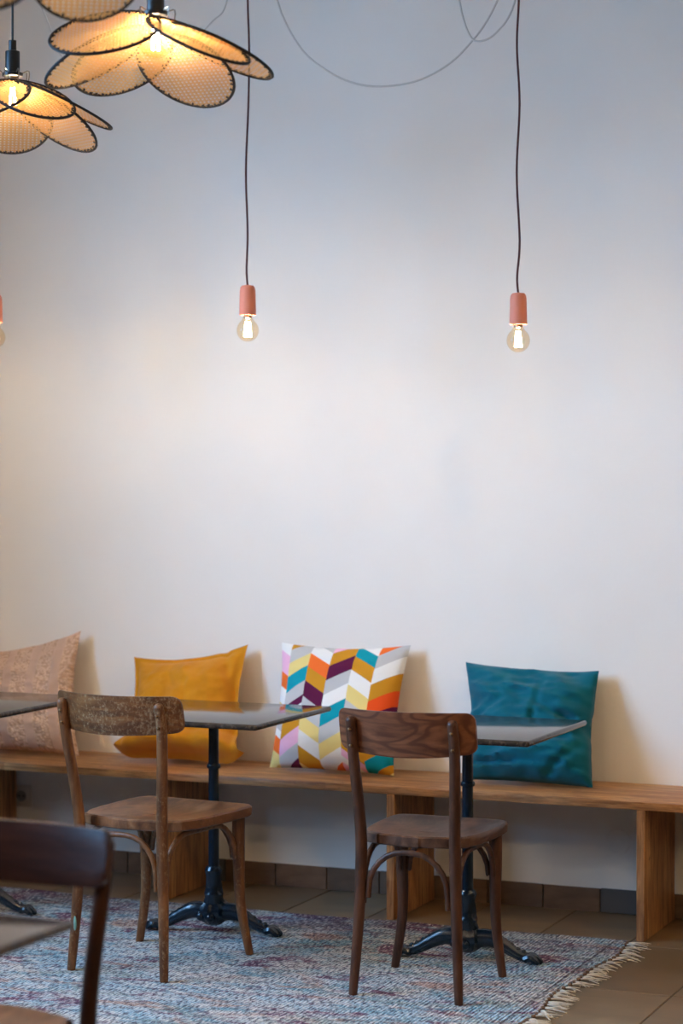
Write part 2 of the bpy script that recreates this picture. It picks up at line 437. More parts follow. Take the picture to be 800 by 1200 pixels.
# fringe: each tassel a part of the rug, six shapes shared
tmesh = []
for k in range(6):
    bm = bmesh.new(); rr = random.Random(k)
    bmesh.ops.create_icosphere(bm, subdivisions=1, radius=.007, matrix=Matrix.Translation((.006, 0, .006)) @ Matrix.Diagonal((1.3, 1, .8, 1)))
    nk = len(bm.faces)
    for q in range(4):
        a = rr.uniform(-.75, .75); L = rr.uniform(.035, .085); b2 = rr.uniform(-.6, .6)
        P = [(.008, 0, .006), (.008+L*.5*math.cos(a), L*.5*math.sin(a), rr.uniform(.005, .012)),
             (.008+L*math.cos(a+b2*.5), L*math.sin(a+b2*.5), .0025)]
        add_tube(bm, smooth_path(P, 3), [.0021, .0017, .0011], 5)
    for n_, f in enumerate(bm.faces): f.material_index = 0 if n_ < nk else 1; f.smooth = True
    me = bpy.data.meshes.new('tassel'); bm.to_mesh(me); bm.free()
    me.materials.append(m_knot.m); me.materials.append(m_fringe.m); tmesh.append(me)
y = RY1-.012; k = 0
while y > RY0+.02:
    o = link('tassel', tmesh[R.randrange(6)], None, rug)
    o.location = (rug_edge_x(y)-.002, y+R.uniform(-.006, .006), .0005); o.rotation_euler = (0, 0, R.uniform(-.35, .3))
    y -= R.uniform(.026, .044)

# ------------------------------------------------------------------ tables
def make_table(label, loc, rz=0, feet=(184, -4, 90), size=.575):
    t = thing('bistro_table', label, 'table', loc, rz, 'square bistro tables')
    H = .708; h = size/2
    bm = bmesh.new(); add_box(bm, (0, 0, H-.009), (size, size, .018), .0085, 4)
    # round the corners in plan
    obj('tabletop', bm, m_stone.m, t)
    bm = bmesh.new()
    add_box(bm, (0, 0, H-.022), (.30, .03, .008), .002); add_box(bm, (0, 0, H-.0225), (.03, .30, .007), .002)
    add_lathe(bm, [(.018, H-.05), (.045, H-.026), (.045, H-.019)], seg=18)
    obj('top_plate', bm, m_iron.m, t)
    bm = bmesh.new()
    add_lathe(bm, [(.021, .20), (.017, .215), (.0165, .50), (.0165, .525), (.021, .527), (.0225, .533), (.021, .539),
                   (.017, .541), (.0165, .6), (.0165, H-.045)], seg=18)
    obj('column', bm, m_iron.m, t)
    bm = bmesh.new()      # ornate lower shaft with twisted leaf relief
    prof = [(.028, .085), (.033, .10), (.029, .115), (.031, .125), (.026, .135), (.025, .150), (.0245, .18), (.026, .195), (.029, .201), (.026, .208), (.022, .214)]
    add_lathe(bm, prof, seg=24)
    for v_ in bm.verts:
        if .13 < v_.co.z < .2:
            a = math.atan2(v_.co.y, v_.co.x); s = 1+.10*math.sin(4*a + v_.co.z*90)
            v_.co.x *= s; v_.co.y *= s
    obj('shaft_base', bm, m_iron.m, t)
    bm = bmesh.new()
    add_lathe(bm, [(.0, .022), (.02, .026), (.038, .04), (.046, .062), (.042, .085), (.03, .098), (.028, .104)], seg=24)
    for v_ in bm.verts:
        a = math.atan2(v_.co.y, v_.co.x); s = 1+.09*math.cos(8*a); v_.co.x *= s; v_.co.y *= s
    for k in range(3):   # rosettes between the feet
        a = math.radians(feet[0]+ (90 if k == 0 else (-60 if k == 1 else 30)))
        bmesh.ops.create_uvsphere(bm, u_segments=10, v_segments=6, radius=.016, matrix=Matrix.Translation((.042*math.cos(a), .042*math.sin(a), .055)))
    obj('hub', bm, m_iron.m, t)
    for deg in feet:
        a = math.radians(deg); e = Vector((math.cos(a), math.sin(a), 0)); n_ = Vector((-e.y, e.x, 0))
        bm = bmesh.new(); Z = Vector((0, 0, 1))
        P = smooth_path([e*.03+Z*.068, e*.07+Z*.07, e*.115+Z*.05, e*.155+Z*.028, e*.185+Z*.019], 6)
        add_tube(bm, P, [.03, .027, .021, .017, .016], 12, squash=(1, .8))
        for q in range(7):    # beaded ridge
            p_ = P[3+q*3]; bmesh.ops.create_uvsphere(bm, u_segments=8, v_segments=5, radius=.009, matrix=Matrix.Translation(p_+Z*(.02-.0012*q)))
        for s in (-1, 1):
            add_tube(bm, [p_+n_*s*.016*(1-.4*i/len(P))-Z*.006 for i, p_ in enumerate(P)], .006, 6)
        obj('foot', bm, m_iron.m, t)
        bm = bmesh.new()
        for s, l in ((-1, 0), (0, .008), (1, 0)):
            add_tube(bm, smooth_path([e*.178+n_*s*.011+Z*.016, e*(.196+l)+n_*s*.014+Z*.022, e*(.213+l)+n_*s*.015+Z*.012, e*(.222+l)+n_*s*.015+Z*.006], 4), [.012, .0125, .010, .005], 8, round_end=False)
        for v_ in bm.verts: v_.co.z = max(v_.co.z, .0003)
        cl = obj('paw', bm, m_iron.m, t)
    return t
make_table('dark polished square table in front of the mustard cushion', (-3.10, -.835, RH), 0, (190, 6, 96))
make_table('dark polished square table in front of the teal cushion', (-2.222, -.885, RH), 0, (188, 6, 96))
make_table('dark polished table cut by the left edge before the pink cushion', (-3.985, -.86, RH), 0, (186, 6, 96))
make_table('blurred dark table corner nearest the camera at lower left', (-2.176, -4.080, .006), 0, (225, -45, 90))

# ------------------------------------------------------------------ chairs
def outline_round(pts, n=6):
    out = []; k = len(pts)
    for i in range(k):
        p = Vector(pts[i][:2]); r = pts[i][2]
        a = Vector(pts[i-1][:2]); b = Vector(pts[(i+1) % k][:2])
        u = (a-p).normalized(); v_ = (b-p).normalized()
        p0 = p+u*r; p1 = p+v_*r
        for q in range(n+1):
            t_ = q/n; out.append(p0*(1-t_)**2 + p*2*t_*(1-t_) + p1*t_*t_)
    return out
def make_chair(label, loc, rz, P, mats):
    mp, ms, mr = mats
    t = thing('bentwood_chair', label, 'chair', loc, rz, 'bentwood cafe chairs')
    zs, D, rs, fs = P['zs'], P['D'], P['rear'], P['front']   # seat height, rear-to-front leg depth, spreads at the floor
    yr, yf = -D/2, D/2
    sw, sb = P['sw'], P['sb']                                # seat half width front / back
    yb, yt = yr+.02, yf+.05
    bm = bmesh.new()
    O = outline_round([(-sw, yt, .05), (-sw-.004, yt-.16, .08), (-sb, yb+.055, .07), (-sb*.45, yb, .1), (sb*.45, yb, .1), (sb, yb+.055, .07), (sw+.004, yt-.16, .08), (sw, yt, .05)], 5)
    cx = Vector((0, (yb+yt)/2)); n_ = len(O); rings = []
    def ring(s, z): rings.append([bm.verts.new((cx.x+(p.x-cx.x)*s, cx.y+(p.y-cx.y)*s, z)) for p in O])
    th = .032
    for s, z in ((.97, zs-th), (.995, zs-th+.004), (1, zs-th*.5), (.995, zs-.004), (.975, zs), (.93, zs-.0005), (.86, zs-.004), (.7, zs-.008), (.45, zs-.011), (.2, zs-.012)): ring(s, z)
    for a, b in zip(rings, rings[1:]):
        for k in range(n_): bm.faces.new((a[k], a[(k+1) % n_], b[(k+1) % n_], b[k]))
    bm.faces.new(rings[0][::-1]); bm.faces.new(rings[-1])
    obj('seat', bm, ms, t)
    # backrest board, curved in plan, leaning back
    w_, hgt, zt, sag, thk = P['rw'], P['rh'], P['top'], P['sag'], P.get('thk', .014)
    bm = bmesh.new(); NS = 40; rad = .024; lean = .22; g = []
    ry = yr-.035-(sag-.048)*.9
    for side in (0, 1):
        cols = []
        for i in range(NS+1):
            s = w_/2*math.sin(PI/2*(2*i/NS-1))     # samples close up towards the rounded ends
            d = w_/2-abs(s); cut = 0 if d > rad else rad-math.sqrt(max(rad*rad-(rad-d)**2, 0))
            top = zt-cut; bot = zt-hgt+cut*.8+P.get('belly', .0)*(abs(s)/(w_/2))**2
            col = []
            for j in range(7):
                z = bot+(top-bot)*j/6
                yy = ry+sag*(s/(w_/2))**2 - (z-(zt-hgt))*lean + (thk if side else 0)
                if j in (0, 6): yy += (.003 if side == 0 else -.003)
                col.append(bm.verts.new((s*(1 if side == 0 else .996), yy, z)))
            cols.append(col)
        g.append(cols)
    for side in (0, 1):
        for i in range(NS):
            for j in range(6):
                a = g[side]; bm.faces.new((a[i][j], a[i+1][j], a[i+1][j+1], a[i][j+1]))
    A, B_ = g
    for i in range(NS):
        bm.faces.new((A[i][6], A[i+1][6], B_[i+1][6], B_[i][6])); bm.faces.new((A[i][0], A[i+1][0], B_[i+1][0], B_[i][0]))
    for j in range(6):
        bm.faces.new((A[0][j], A[0][j+1], B_[0][j+1], B_[0][j])); bm.faces.new((A[NS][j], A[NS][j+1], B_[NS][j+1], B_[NS][j]))
    bmesh.ops.remove_doubles(bm, verts=bm.verts, dist=1e-5)
    obj('backrest', bm, mr, t)
    px = P['post']
    def rail_y(s, z): return ry+sag*(s/(w_/2))**2-(z-(zt-hgt))*lean
    for sgn in (-1, 1):
        zt2 = zt-.03
        top = Vector((sgn*px, rail_y(px, zt2)-.013, zt2)); low = Vector((sgn*px, rail_y(px, zt-hgt)-.014, zt-hgt))
        pts = smooth_path([(sgn*rs/2, yr-.012, 0), (sgn*(rs/2-.012), yr+.004, .22), (sgn*(rs/2-.018), yr+.006, zs-.01), low, top], 9)
        bm = bmesh.new(); add_tube(bm, pts, [.0125, .0155, .0175, .0165, .0155, .015], 12, round_end=True)
        for v_ in bm.verts: v_.co.z = max(v_.co.z, .0002)
        leg = obj('rear_leg', bm, mp, t)
        for zz in (zt-.055, zt-hgt+.028):
            bm = bmesh.new(); bmesh.ops.create_uvsphere(bm, u_segments=10, v_segments=6, radius=.0055, matrix=Matrix.Translation((sgn*px, rail_y(px, zz)-.0285, zz)))
            obj('screw', bm, m_rivet.m, leg)
        ft = P.get('flare', 0)
        pts = smooth_path([(sgn*fs/2, yf+ft*.6, 0), (sgn*(fs/2-.022-ft*.3), yf+.004, .16), (sgn*(fs/2-.022-ft*.5), yf, .32), (sgn*(fs/2-.022-ft*.5), yf, zs-th)], 7)
        bm = bmesh.new(); add_tube(bm, pts, [.0125, .0155, .019, .02], 12)
        for v_ in bm.verts: v_.co.z = max(v_.co.z, .0002)
        obj('front_leg', bm, mp, t)
    # bentwood braces under the seat
    xr, xf = rs/2-.018, fs/2-.022-P.get('flare', 0)*.5
    ztop = zs-th-.012
    def brace(a, b, za, zb, off):
        a = Vector(a); b = Vector(b); d = (b-a); L = d.length; d.normalize(); n2 = Vector((-d.y, d.x))*off
        Q = lambda u, z: (a.x+d.x*u+n2.x, a.y+d.y*u+n2.y, z)
        r_ = .105 if L > .25 else L*.4
        pts = [Q(.02, za)]
        for q in range(0, 7):
            an = PI/2*q/6; pts.append(Q(.022+r_*(1-math.cos(an)), ztop-r_*1.05*(1-math.sin(an))))
        for q in range(0, 7):
            an = PI/2*q/6; pts.append(Q(L-.022-r_*(1-math.sin(an)), ztop-r_*1.05*(1-math.cos(an))))
        pts.append(Q(L-.02, zb))
        bm = bmesh.new(); add_tube(bm, pts, .0085, 10); obj('brace', bm, mp, t)
    zl = .255
    brace((-xr, yr+.004), (xr, yr+.004), zl+.02, zl, .004)
    brace((-xf, yf), (xf, yf), zl+.04, zl+.04, 0)
    for s in (-1, 1):
        brace((s*xr, yr+.006), (s*xf, yf), zl, zl+.045, 0)
    return t
P1 = dict(zs=.455, D=.40, rear=.325, front=.40, sw=.205, sb=.19, rw=.43, rh=.118, top=.828, sag=.08, post=.168, flare=.02, belly=.012)
P2 = dict(zs=.452, D=.352, rear=.315, front=.335, sw=.178, sb=.165, rw=.405, rh=.13, top=.81, sag=.06, post=.15, flare=.0, belly=.015)
P3 = dict(zs=.452, D=.38, rear=.36, front=.38, sw=.195, sb=.18, rw=.42, rh=.115, top=.80, sag=.032, post=.185, flare=.0, belly=.01, thk=.022)
ch1 = make_chair('worn light brown bentwood chair at the table by the mustard cushion', (-3.075, -1.27, RH), -.085, P1, (mw_chair1, mw_seat1, mw_rail1))
make_chair('dark brown bentwood chair with wavy grain at the table by the teal cushion', (-2.218, -1.228, RH), .02, P2, (mw_chair2, mw_seat2, mw_rail2))
make_chair('blurred dark bentwood chair facing the camera at lower left', (-2.245, -3.60, 0), PI-.03, P3, (mw_chair3, mw_seat3, mw_rail3))

# chip of green paint on the worn chair's left rear leg
bm = bmesh.new(); bmesh.ops.create_uvsphere(bm, u_segments=10, v_segments=8, radius=1, matrix=Matrix.Translation((-.1475, -.2135, .14)) @ Matrix.Diagonal((.005, .004, .022, 1)))
m_chip = M('green_paint', (120, 176, 160), .5)
for ch in ch1.children:
    if ch.name.startswith('rear_leg') and min(v_.co.x for v_ in ch.data.vertices) < 0:
        o = obj('paint_chip', bm, m_chip.m, ch); o['label'] = 'pale green paint chip'; break

# ------------------------------------------------------------------ cushions
def fabric(name, col, col2, rough=.9, weave=260, bump=.25):
    m = M(name, col, rough, spec=.15)
    v = m.mapping((1, 1, 1), 'UV')
    c = m.ramp(m.noise(v, 6, 4), [(.3, col2), (.7, col)])
    m.color(c)
    a = m.wave(v, weave/6.28, .5, 1, 1, 'X'); b = m.wave(v, weave/6.28, .5, 1, 1, 'Y')
    m.bump(m.math('ADD', a, b), bump, .0015)
    try: m.b.inputs['Sheen Weight'].default_value = .15
    except Exception: pass
    return m
def cushion(name, label, cs, T, mat, N=56, bow=.03, flat=.0, wr=.006, seed=0, extra=None, back=.35, wscale=(3, 7), group='bench cushions'):
    """cs: corners TL, TR, BL, BR in world; T: half thickness to the front"""
    TL, TR, BL, BR = [Vector(c) for c in cs]
    base = (BL+BR)/2
    cu = (BR-BL).normalized(); up = ((TL+TR)/2-(BL+BR)/2).normalized(); nf = up.cross(cu) * -1
    if nf.y > 0: nf = -nf
    def f(u, v_, side):
        su, sv = 2*u-1, 2*v_-1           # v 0 bottom, 1 top
        p = (BL*(1-u)+BR*u)*(1-v_)+(TL*(1-u)+TR*u)*v_
        # edges bow inwards between the corners
        p = p + up*(-bow*(1-su*su)*(max(sv, 0)**2)) + up*(bow*.4*(1-su*su)*(max(-sv, 0)**2)) - cu*(bow*(1-sv*sv)*su*abs(su))
        ku = min(1, abs(su)/(1-flat)) if flat else abs(su); kv = min(1, abs(sv)/(1-flat)) if flat else abs(sv)
        prof = ((1-ku**2.2)*(1-kv**2.2)); prof = max(prof, 0)**.5
        sag = 1-.25*sv                    # fuller at the bottom
        wn = 0
        q = Vector((su*wscale[0]*.5+seed, sv*wscale[1]*.5, seed*1.7))
        for o_, am in ((1, 1), (2.1, .5), (4.3, .22)):
            wn += am*(1-2*abs(noise.noise(q*o_)))
        d = prof*T*sag*(1 if side else -back) + (wr*(wn-.6)*(.25+.75*min(1, prof*1.6)) if side else 0)
        if not side: d -= .002
        p = p + nf*d
        if extra: p = extra(p, su, sv, side, nf, up, cu)
        return p
    bm = bmesh.new(); uvl = bm.loops.layers.uv.new('UVMap'); g = {}
    for side in (1, 0):
        for j in range(N+1):
            for i in range(N+1):
                bd_ = i in (0, N) or j in (0, N)
                if side == 0 and bd_: g[(0, i, j)] = g[(1, i, j)]; continue
                u = i/N; v_ = j/N
                u = .5-.5*math.cos(PI*u)*.35-(.5-u)*-.65*-1 if False else u
                g[(side, i, j)] = bm.verts.new(f(u, v_, side) - base)
    for side in (1, 0):
        for j in range(N):
            for i in range(N):
                q = [(i, j), (i+1, j), (i+1, j+1), (i, j+1)]
                fc = bm.faces.new([g[(side,)+k] for k in (q if side else q[::-1])])
                for lp, k in zip(fc.loops, (q if side else q[::-1])): lp[uvl].uv = (k[0]/N, k[1]/N)
    o = obj(name, bm, mat, None, True, 70)
    o.location = base
    return tag(o, label, 'cushion', group)

m_mus = fabric('mustard_cotton', (208, 138, 26), (196, 124, 18))
m_teal = fabric('teal_cotton', (2, 98, 114), (1, 86, 102))
m_pkc = M('nubby_pale_pink_weave', (214, 178, 154), .95, spec=.1)
v = m_pkc.mapping((1, 1, 1), 'UV')
sx = m_pkc.n('SeparateXYZ'); m_pkc.l(v, sx.inputs[0])
fr = m_pkc.math('FRACT', m_pkc.math('MULTIPLY_ADD', sx.outputs[0], 4.6, .22))
strip = m_pkc.ramp(fr, [(.0, f3(0)), (.02, f3(1)), (.36, f3(1)), (.4, f3(0)), (.98, f3(0))])   # smooth stripes between nubby ones
vo = m_pkc.n('TexVoronoi'); vo.feature = 'F1'; vo.inputs['Scale'].default_value = 46
mp = m_pkc.mapping((1, 1.25, 1), 'UV'); m_pkc.l(mp, vo.inputs['Vector'])
nub = m_pkc.math('SUBTRACT', 1, vo.outputs['Distance'])
fine = m_pkc.wave(v, 55, .6, 1, 1, 'X')
c = m_pkc.mix(strip, (220, 186, 160), (216, 182, 160))
c = m_pkc.mix(m_pkc.math('MULTIPLY', m_pkc.math('SUBTRACT', 1, strip), m_pkc.ramp(vo.outputs['Distance'], [(.3, f3(0)), (.8, f3(.7))])), c, (172, 130, 102))
m_pkc.color(c)
hmix = m_pkc.n('Mix'); m_pkc.l(strip, hmix.inputs[0]); m_pkc.l(nub, hmix.inputs[2]); m_pkc.l(m_pkc.math('MULTIPLY', fine, .3), hmix.inputs[3])
m_pkc.bump(hmix.outputs[0], .8, .006)
# zigzag print
m_zig = M('zigzag_printed_cotton', (230, 226, 220), .85, spec=.15)
W_, GR, PY, TE, OR, MU, PU, PK, ORR = (236, 233, 228), (192, 190, 188), (232, 208, 130), (14, 150, 164), (242, 112, 46), (206, 142, 36), (92, 24, 62), (238, 182, 208), (238, 84, 30)
cols_ = [  # left bound, slope sign (+1 rises to the right), stops (top of band at the column's left side, colour)
    (-.12, -1, [(-.2, W_), (-.02, PK), (.15, OR), (.27, W_), (.40, PY), (.52, GR), (.60, W_), (.66, OR), (.78, PY), (.92, W_), (1.06, MU)]),
    (.098, 1, [(-.2, W_), (-.02, MU), (.055, GR), (.18, PY), (.30, TE), (.43, GR), (.55, PU), (.62, W_), (.68, MU), (.80, PK), (.93, GR), (1.04, PU)]),
    (.272, -1, [(-.2, MU), (-.13, GR), (-.04, W_), (.075, OR), (.205, MU), (.325, PU), (.455, GR), (.60, PY), (.72, W_), (.84, MU), (.965, PY)]),
    (.447, 1, [(-.2, GR), (-.04, PK), (.07, MU), (.195, PU), (.325, GR), (.45, W_), (.575, TE), (.70, GR), (.83, PY), (.95, W_), (1.06, OR)]),
    (.625, -1, [(-.2, GR), (-.10, W_), (-.01, TE), (.09, MU), (.22, W_), (.35, PY), (.475, GR), (.60, TE), (.73, MU), (.85, PK), (.90, W_), (.95, PK), (1.03, TE)]),
    (.80, 1, [(-.2, W_), (-.03, OR), (.085, GR), (.21, W_), (.345, MU), (.48, ORR), (.60, PU), (.68, W_), (.78, PK), (.86, MU), (.93, TE), (1.04, MU), (1.1, PY)])]
sx = m_zig.n('SeparateXYZ'); m_zig.l(m_zig.coords('UV'), sx.inputs[0])
U = sx.outputs[0]; V = m_zig.math('SUBTRACT', 1, sx.outputs[1])
out = None
for xl, sg, stops in cols_:
    ul = m_zig.math('MULTIPLY', m_zig.math('SUBTRACT', U, xl), .108/.175*sg)
    S = m_zig.math('DIVIDE', m_zig.math('ADD', m_zig.math('ADD', V, ul), .25), 1.5)
    rc = m_zig.ramp(S, [((s_+.25)/1.5, c_) for s_, c_ in stops], 'CONSTANT')
    out = rc if out is None else m_zig.mix(m_zig.math('GREATER_THAN', U, xl), out, rc)
m_zig.color(out)
v = m_zig.mapping((1, 1, 1), 'UV'); m_zig.bump(m_zig.math('ADD', m_zig.wave(v, 40, .5, 1, 1, 'X'), m_zig.wave(v, 40, .5, 1, 1, 'Y')), .2, .0015)

def ex_must(p, su, sv, side, nf, up, cu):
    k = max(0, (-sv-.5)/.5)                 # the slumped lower part rolls forward into a fold
    p = p + nf*(.04*math.sin(min(1, k)*PI)*(1 if side else .2))
    c_ = max(0, (abs(su)-.72)/.28)*max(0, (-sv-.62)/.38)
    p = p + up*(.045*c_*c_) + nf*(.02*c_) + cu*(.012*math.copysign(1, su)*c_)
    if side:                                # a pressed fold line down the middle, and the ear at the top right
        p = p - nf*(.006*math.exp(-((su-.12)/.035)**2)*(1-sv*sv))
        d = abs((su-.62)-(1-sv)*.32)
        if sv > .05: p = p - nf*(.014*math.exp(-(d/.07)**2)*min(1, sv*2))
    return p
def ex_teal(p, su, sv, side, nf, up, cu):
    if not side: return p
    # long creases running from the pinched right side
    for x0, y0, x1, y1, dp, wd in ((.95, -.05, .25, .25, .022, .06), (.95, -.12, -.2, -.5, .018, .07), (.9, .1, .45, .1, .02, .09), (-.95, -.1, -.35, .35, .014, .06), (-.9, -.75, .6, -.72, .016, .05), (.1, -.2, .25, .7, .010, .05), (.3, -.95, .9, -.35, .012, .06)):
        vx, vy = x1-x0, y1-y0; L2 = vx*vx+vy*vy
        t_ = max(0, min(1, ((su-x0)*vx+(sv-y0)*vy)/L2)); d = math.hypot(su-x0-t_*vx, sv-y0-t_*vy)
        e = 1-abs(su)**6; e *= 1-abs(sv)**8
        p = p + nf*(-dp*math.exp(-(d/wd)**2)+dp*.6*math.exp(-((d-wd*1.7)/wd)**2))*e*(1-.6*t_)
    p = p - cu*(.016*math.exp(-((sv+.05)/.16)**2)*max(0, su)**4)      # pinch in the right edge
    return p
cushion('cushion', 'pale pink nubby woven cushion at the far left of the bench', [(-4.50, -.05, .80), (-4.035, -.05, .892), (-4.44, -.20, .449), (-3.96, -.20, .449)], .085, m_pkc.m, wr=.012, seed=3, bow=.028, wscale=(3, 6))
cushion('cushion', 'mustard yellow cotton cushion with a flanged edge', [(-3.815, -.05, .802), (-3.355, -.045, .862), (-3.795, -.21, .450), (-3.30, -.21, .450)], .085, m_mus.m, flat=.1, wr=.013, seed=11, bow=.03, extra=ex_must, wscale=(4, 3))
cushion('cushion', 'white cushion with a multicoloured zigzag print', [(-3.222, -.05, .874), (-2.732, -.05, .880), (-3.20, -.20, .450), (-2.735, -.20, .447)], .085, m_zig.m, wr=.003, seed=23, bow=.018)
cushion('cushion', 'creased teal cushion at the right of the bench', [(-2.53, -.05, .828), (-2.058, -.05, .815), (-2.458, -.20, .449), (-2.035, -.20, .447)], .088, m_teal.m, wr=.03, seed=31, bow=.012, wscale=(2.0, 4.2), extra=ex_teal)

# ------------------------------------------------------------------ wall fittings
wo = thing('wall_socket', 'square white power socket on the wall under the bench', 'socket', (-4.317, 0, .259))
bm = bmesh.new(); add_box(bm, (0, -.005, 0), (.082, .009, .082), .003, 2); obj('frame', bm, m_plastic.m, wo)
bm = bmesh.new(); add_box(bm, (0, -.010, 0), (.056, .005, .056), .002, 2); obj('cover', bm, m_plastic.m, wo)
RX = Matrix.Rotation(PI/2, 4, 'X')
bm = bmesh.new(); add_lathe(bm, [(.0205, .0125), (.0205, .0155), (.018, .0155), (.017, .0130), (0, .0128)], seg=24, mtx=RX); ins = obj('recess', bm, m_slot.m, wo)
for s in (-1, 1):
    bm = bmesh.new(); add_lathe(bm, [(.003, .0125), (.003, .0138), (0, .0139)], (s*.0095, 0, 0), 10, RX); obj('contact', bm, m_hole.m, ins)
for x, z, lab in ((-2.006, .242, 'round blank wall plate left of the nearest bench leg'), (-4.195, .279, 'round blank wall plate beside the power socket')):
    bm = bmesh.new(); add_lathe(bm, [(.042, .0), (.042, .0018), (.0405, .003), (0, .0032)], (0, 0, 0), 40, RX)
    o = obj('cover_plate', bm, m_wall.m); o.location = (x, 0, z); tag(o, lab, 'cover plate', 'round blank wall plates')

# ------------------------------------------------------------------ pendants
def make_bulb(parent, z, r, mat_f, L=.045):
    """globe bulb hanging from z downwards"""
    bm = bmesh.new(); pr = [(.0145, z+.002), (.0145, z-.010)]
    zc = z-.012-r*1.12
    for k in range(3, 17):
        a = PI*k/16; rr = r*math.sin(a)
        pr.append((max(rr, .0135) if k < 6 else rr, zc+r*math.cos(a)*(1.06 if k < 8 else 1)))
    pr[-1] = (0, zc-r)
    add_lathe(bm, pr, seg=24); b = obj('bulb', bm, m_bulb, parent)
    bm = bmesh.new(); add_lathe(bm, [(.013, z+.004), (.013, z-.012), (.006, z-.016), (.003, z-.026), (0, z-.027)], seg=16); obj('cap', bm, m_chrome.m, b)
    bm = bmesh.new()
    for k in range(4):
        a = PI/4+k*PI/2; q = .011
        add_tube(bm, [(q*.55*math.cos(a), q*.55*math.sin(a), zc+L*.55), (q*math.cos(a), q*math.sin(a), zc-L*.4)], .0022, 6)
    obj('filament', bm, mat_f, b)
def cord_mesh(pts, r): bm = bmesh.new(); add_tube(bm, smooth_path(pts, 6), r, 8); return bm
def make_pendant(label, x, y, ztop, wig):
    t = thing('pendant_lamp', label, 'lamp', (x, y, ztop), 0, 'pink socket pendants')
    bm = bmesh.new(); H = .097
    add_lathe(bm, [(0, .0), (.008, 0), (.019, -.002), (.0235, -.008), (.0255, -.018), (.0275, -H), (.0255, -H-.001), (.024, -H+.004), (.0, -H+.004)], seg=28)
    obj('lamp_holder', bm, m_pink.m, t)
    top = ZC-ztop
    obj('cord', cord_mesh([(0, 0, -.004), (-.004, 0, .05)]+[(d, 0, zz) for zz, d in wig]+[(0, 0, top-.02)], .0036), m_cordr.m, t)
    bm = bmesh.new(); add_lathe(bm, [(.05, top-.002), (.05, top-.022), (.04, top-.03), (0, top-.03)], seg=24); obj('ceiling_rose', bm, m_cable.m, t)
    make_bulb(t, -H+.002, .036, m_fil, .05)
    return t
make_pendant('pink socket pendant with a glowing bulb, left of the middle', -3.067, -.65, 2.086, [(.17, .0), (.37, -.006), (.58, .003), (.76, .006), (.92, .001), (1.1, 0)])
make_pendant('pink socket pendant with a glowing bulb, hanging at the right', -2.143, -.65, 2.032, [(.16, .004), (.37, -.006), (.58, .003), (.76, -.006), (.9, .0), (1.1, .002)])
make_pendant('pink socket pendant cut by the left edge of the photo', -4.026, -.65, 2.086, [(.2, -.003), (.5, .004), (.9, -.002)])

# ------------------------------------------------------------------ grey cables
def cable(label, pts, r=.0032):
    o = obj('hanging_cable', cord_mesh(pts, r), m_cable.m); tag(o, label, 'cable', 'slack ceiling cables'); return o
Yc = -.57
sw1 = [(-3.088, 3.323), (-2.997, 3.018), (-2.973, 2.955), (-2.936, 2.888), (-2.891, 2.83), (-2.83, 2.782), (-2.755, 2.74), (-2.668, 2.715), (-2.563, 2.713), (-2.476, 2.731), (-2.39, 2.774), (-2.319, 2.838), (-2.276, 2.89), (-2.239, 2.954), (-2.177, 3.08)]
cable('grey cable sagging in a long curve between the two pendants', [(-3.10, Yc, ZC-.001)]+[(x, Yc, z) for x, z in sw1]+[(-2.09, Yc+.02, 3.3), (-2.085, Yc+.03, ZC-.001)])
sw2 = [(-2.39, 3.14), (-2.361, 2.964), (-2.35, 2.91), (-2.33, 2.855), (-2.306, 2.829), (-2.262, 2.834), (-2.219, 2.868), (-2.194, 2.902), (-2.175, 2.949), (-2.126, 3.1)]
cable('short grey cable loop beside the right pendant cord', [(-2.39, Yc-.015, ZC-.001)]+[(x, Yc-.015, z) for x, z in sw2]+[(-2.04, Yc-.03, ZC-.001)])
cable('thin grey cable slanting down behind the left cane lamps', [(-4.15, Yc, ZC-.001), (-3.89, Yc, 3.077), (-3.84, Yc, 2.964), (-3.794, Yc, 2.882), (-3.68, Yc, 2.835), (-3.5, Yc, 2.83), (-3.34, Yc, 2.88), (-3.237, Yc, 2.965), (-3.184, Yc, 3.018), (-3.15, Yc, 3.2), (-3.12, Yc, ZC-.001)], .0025)

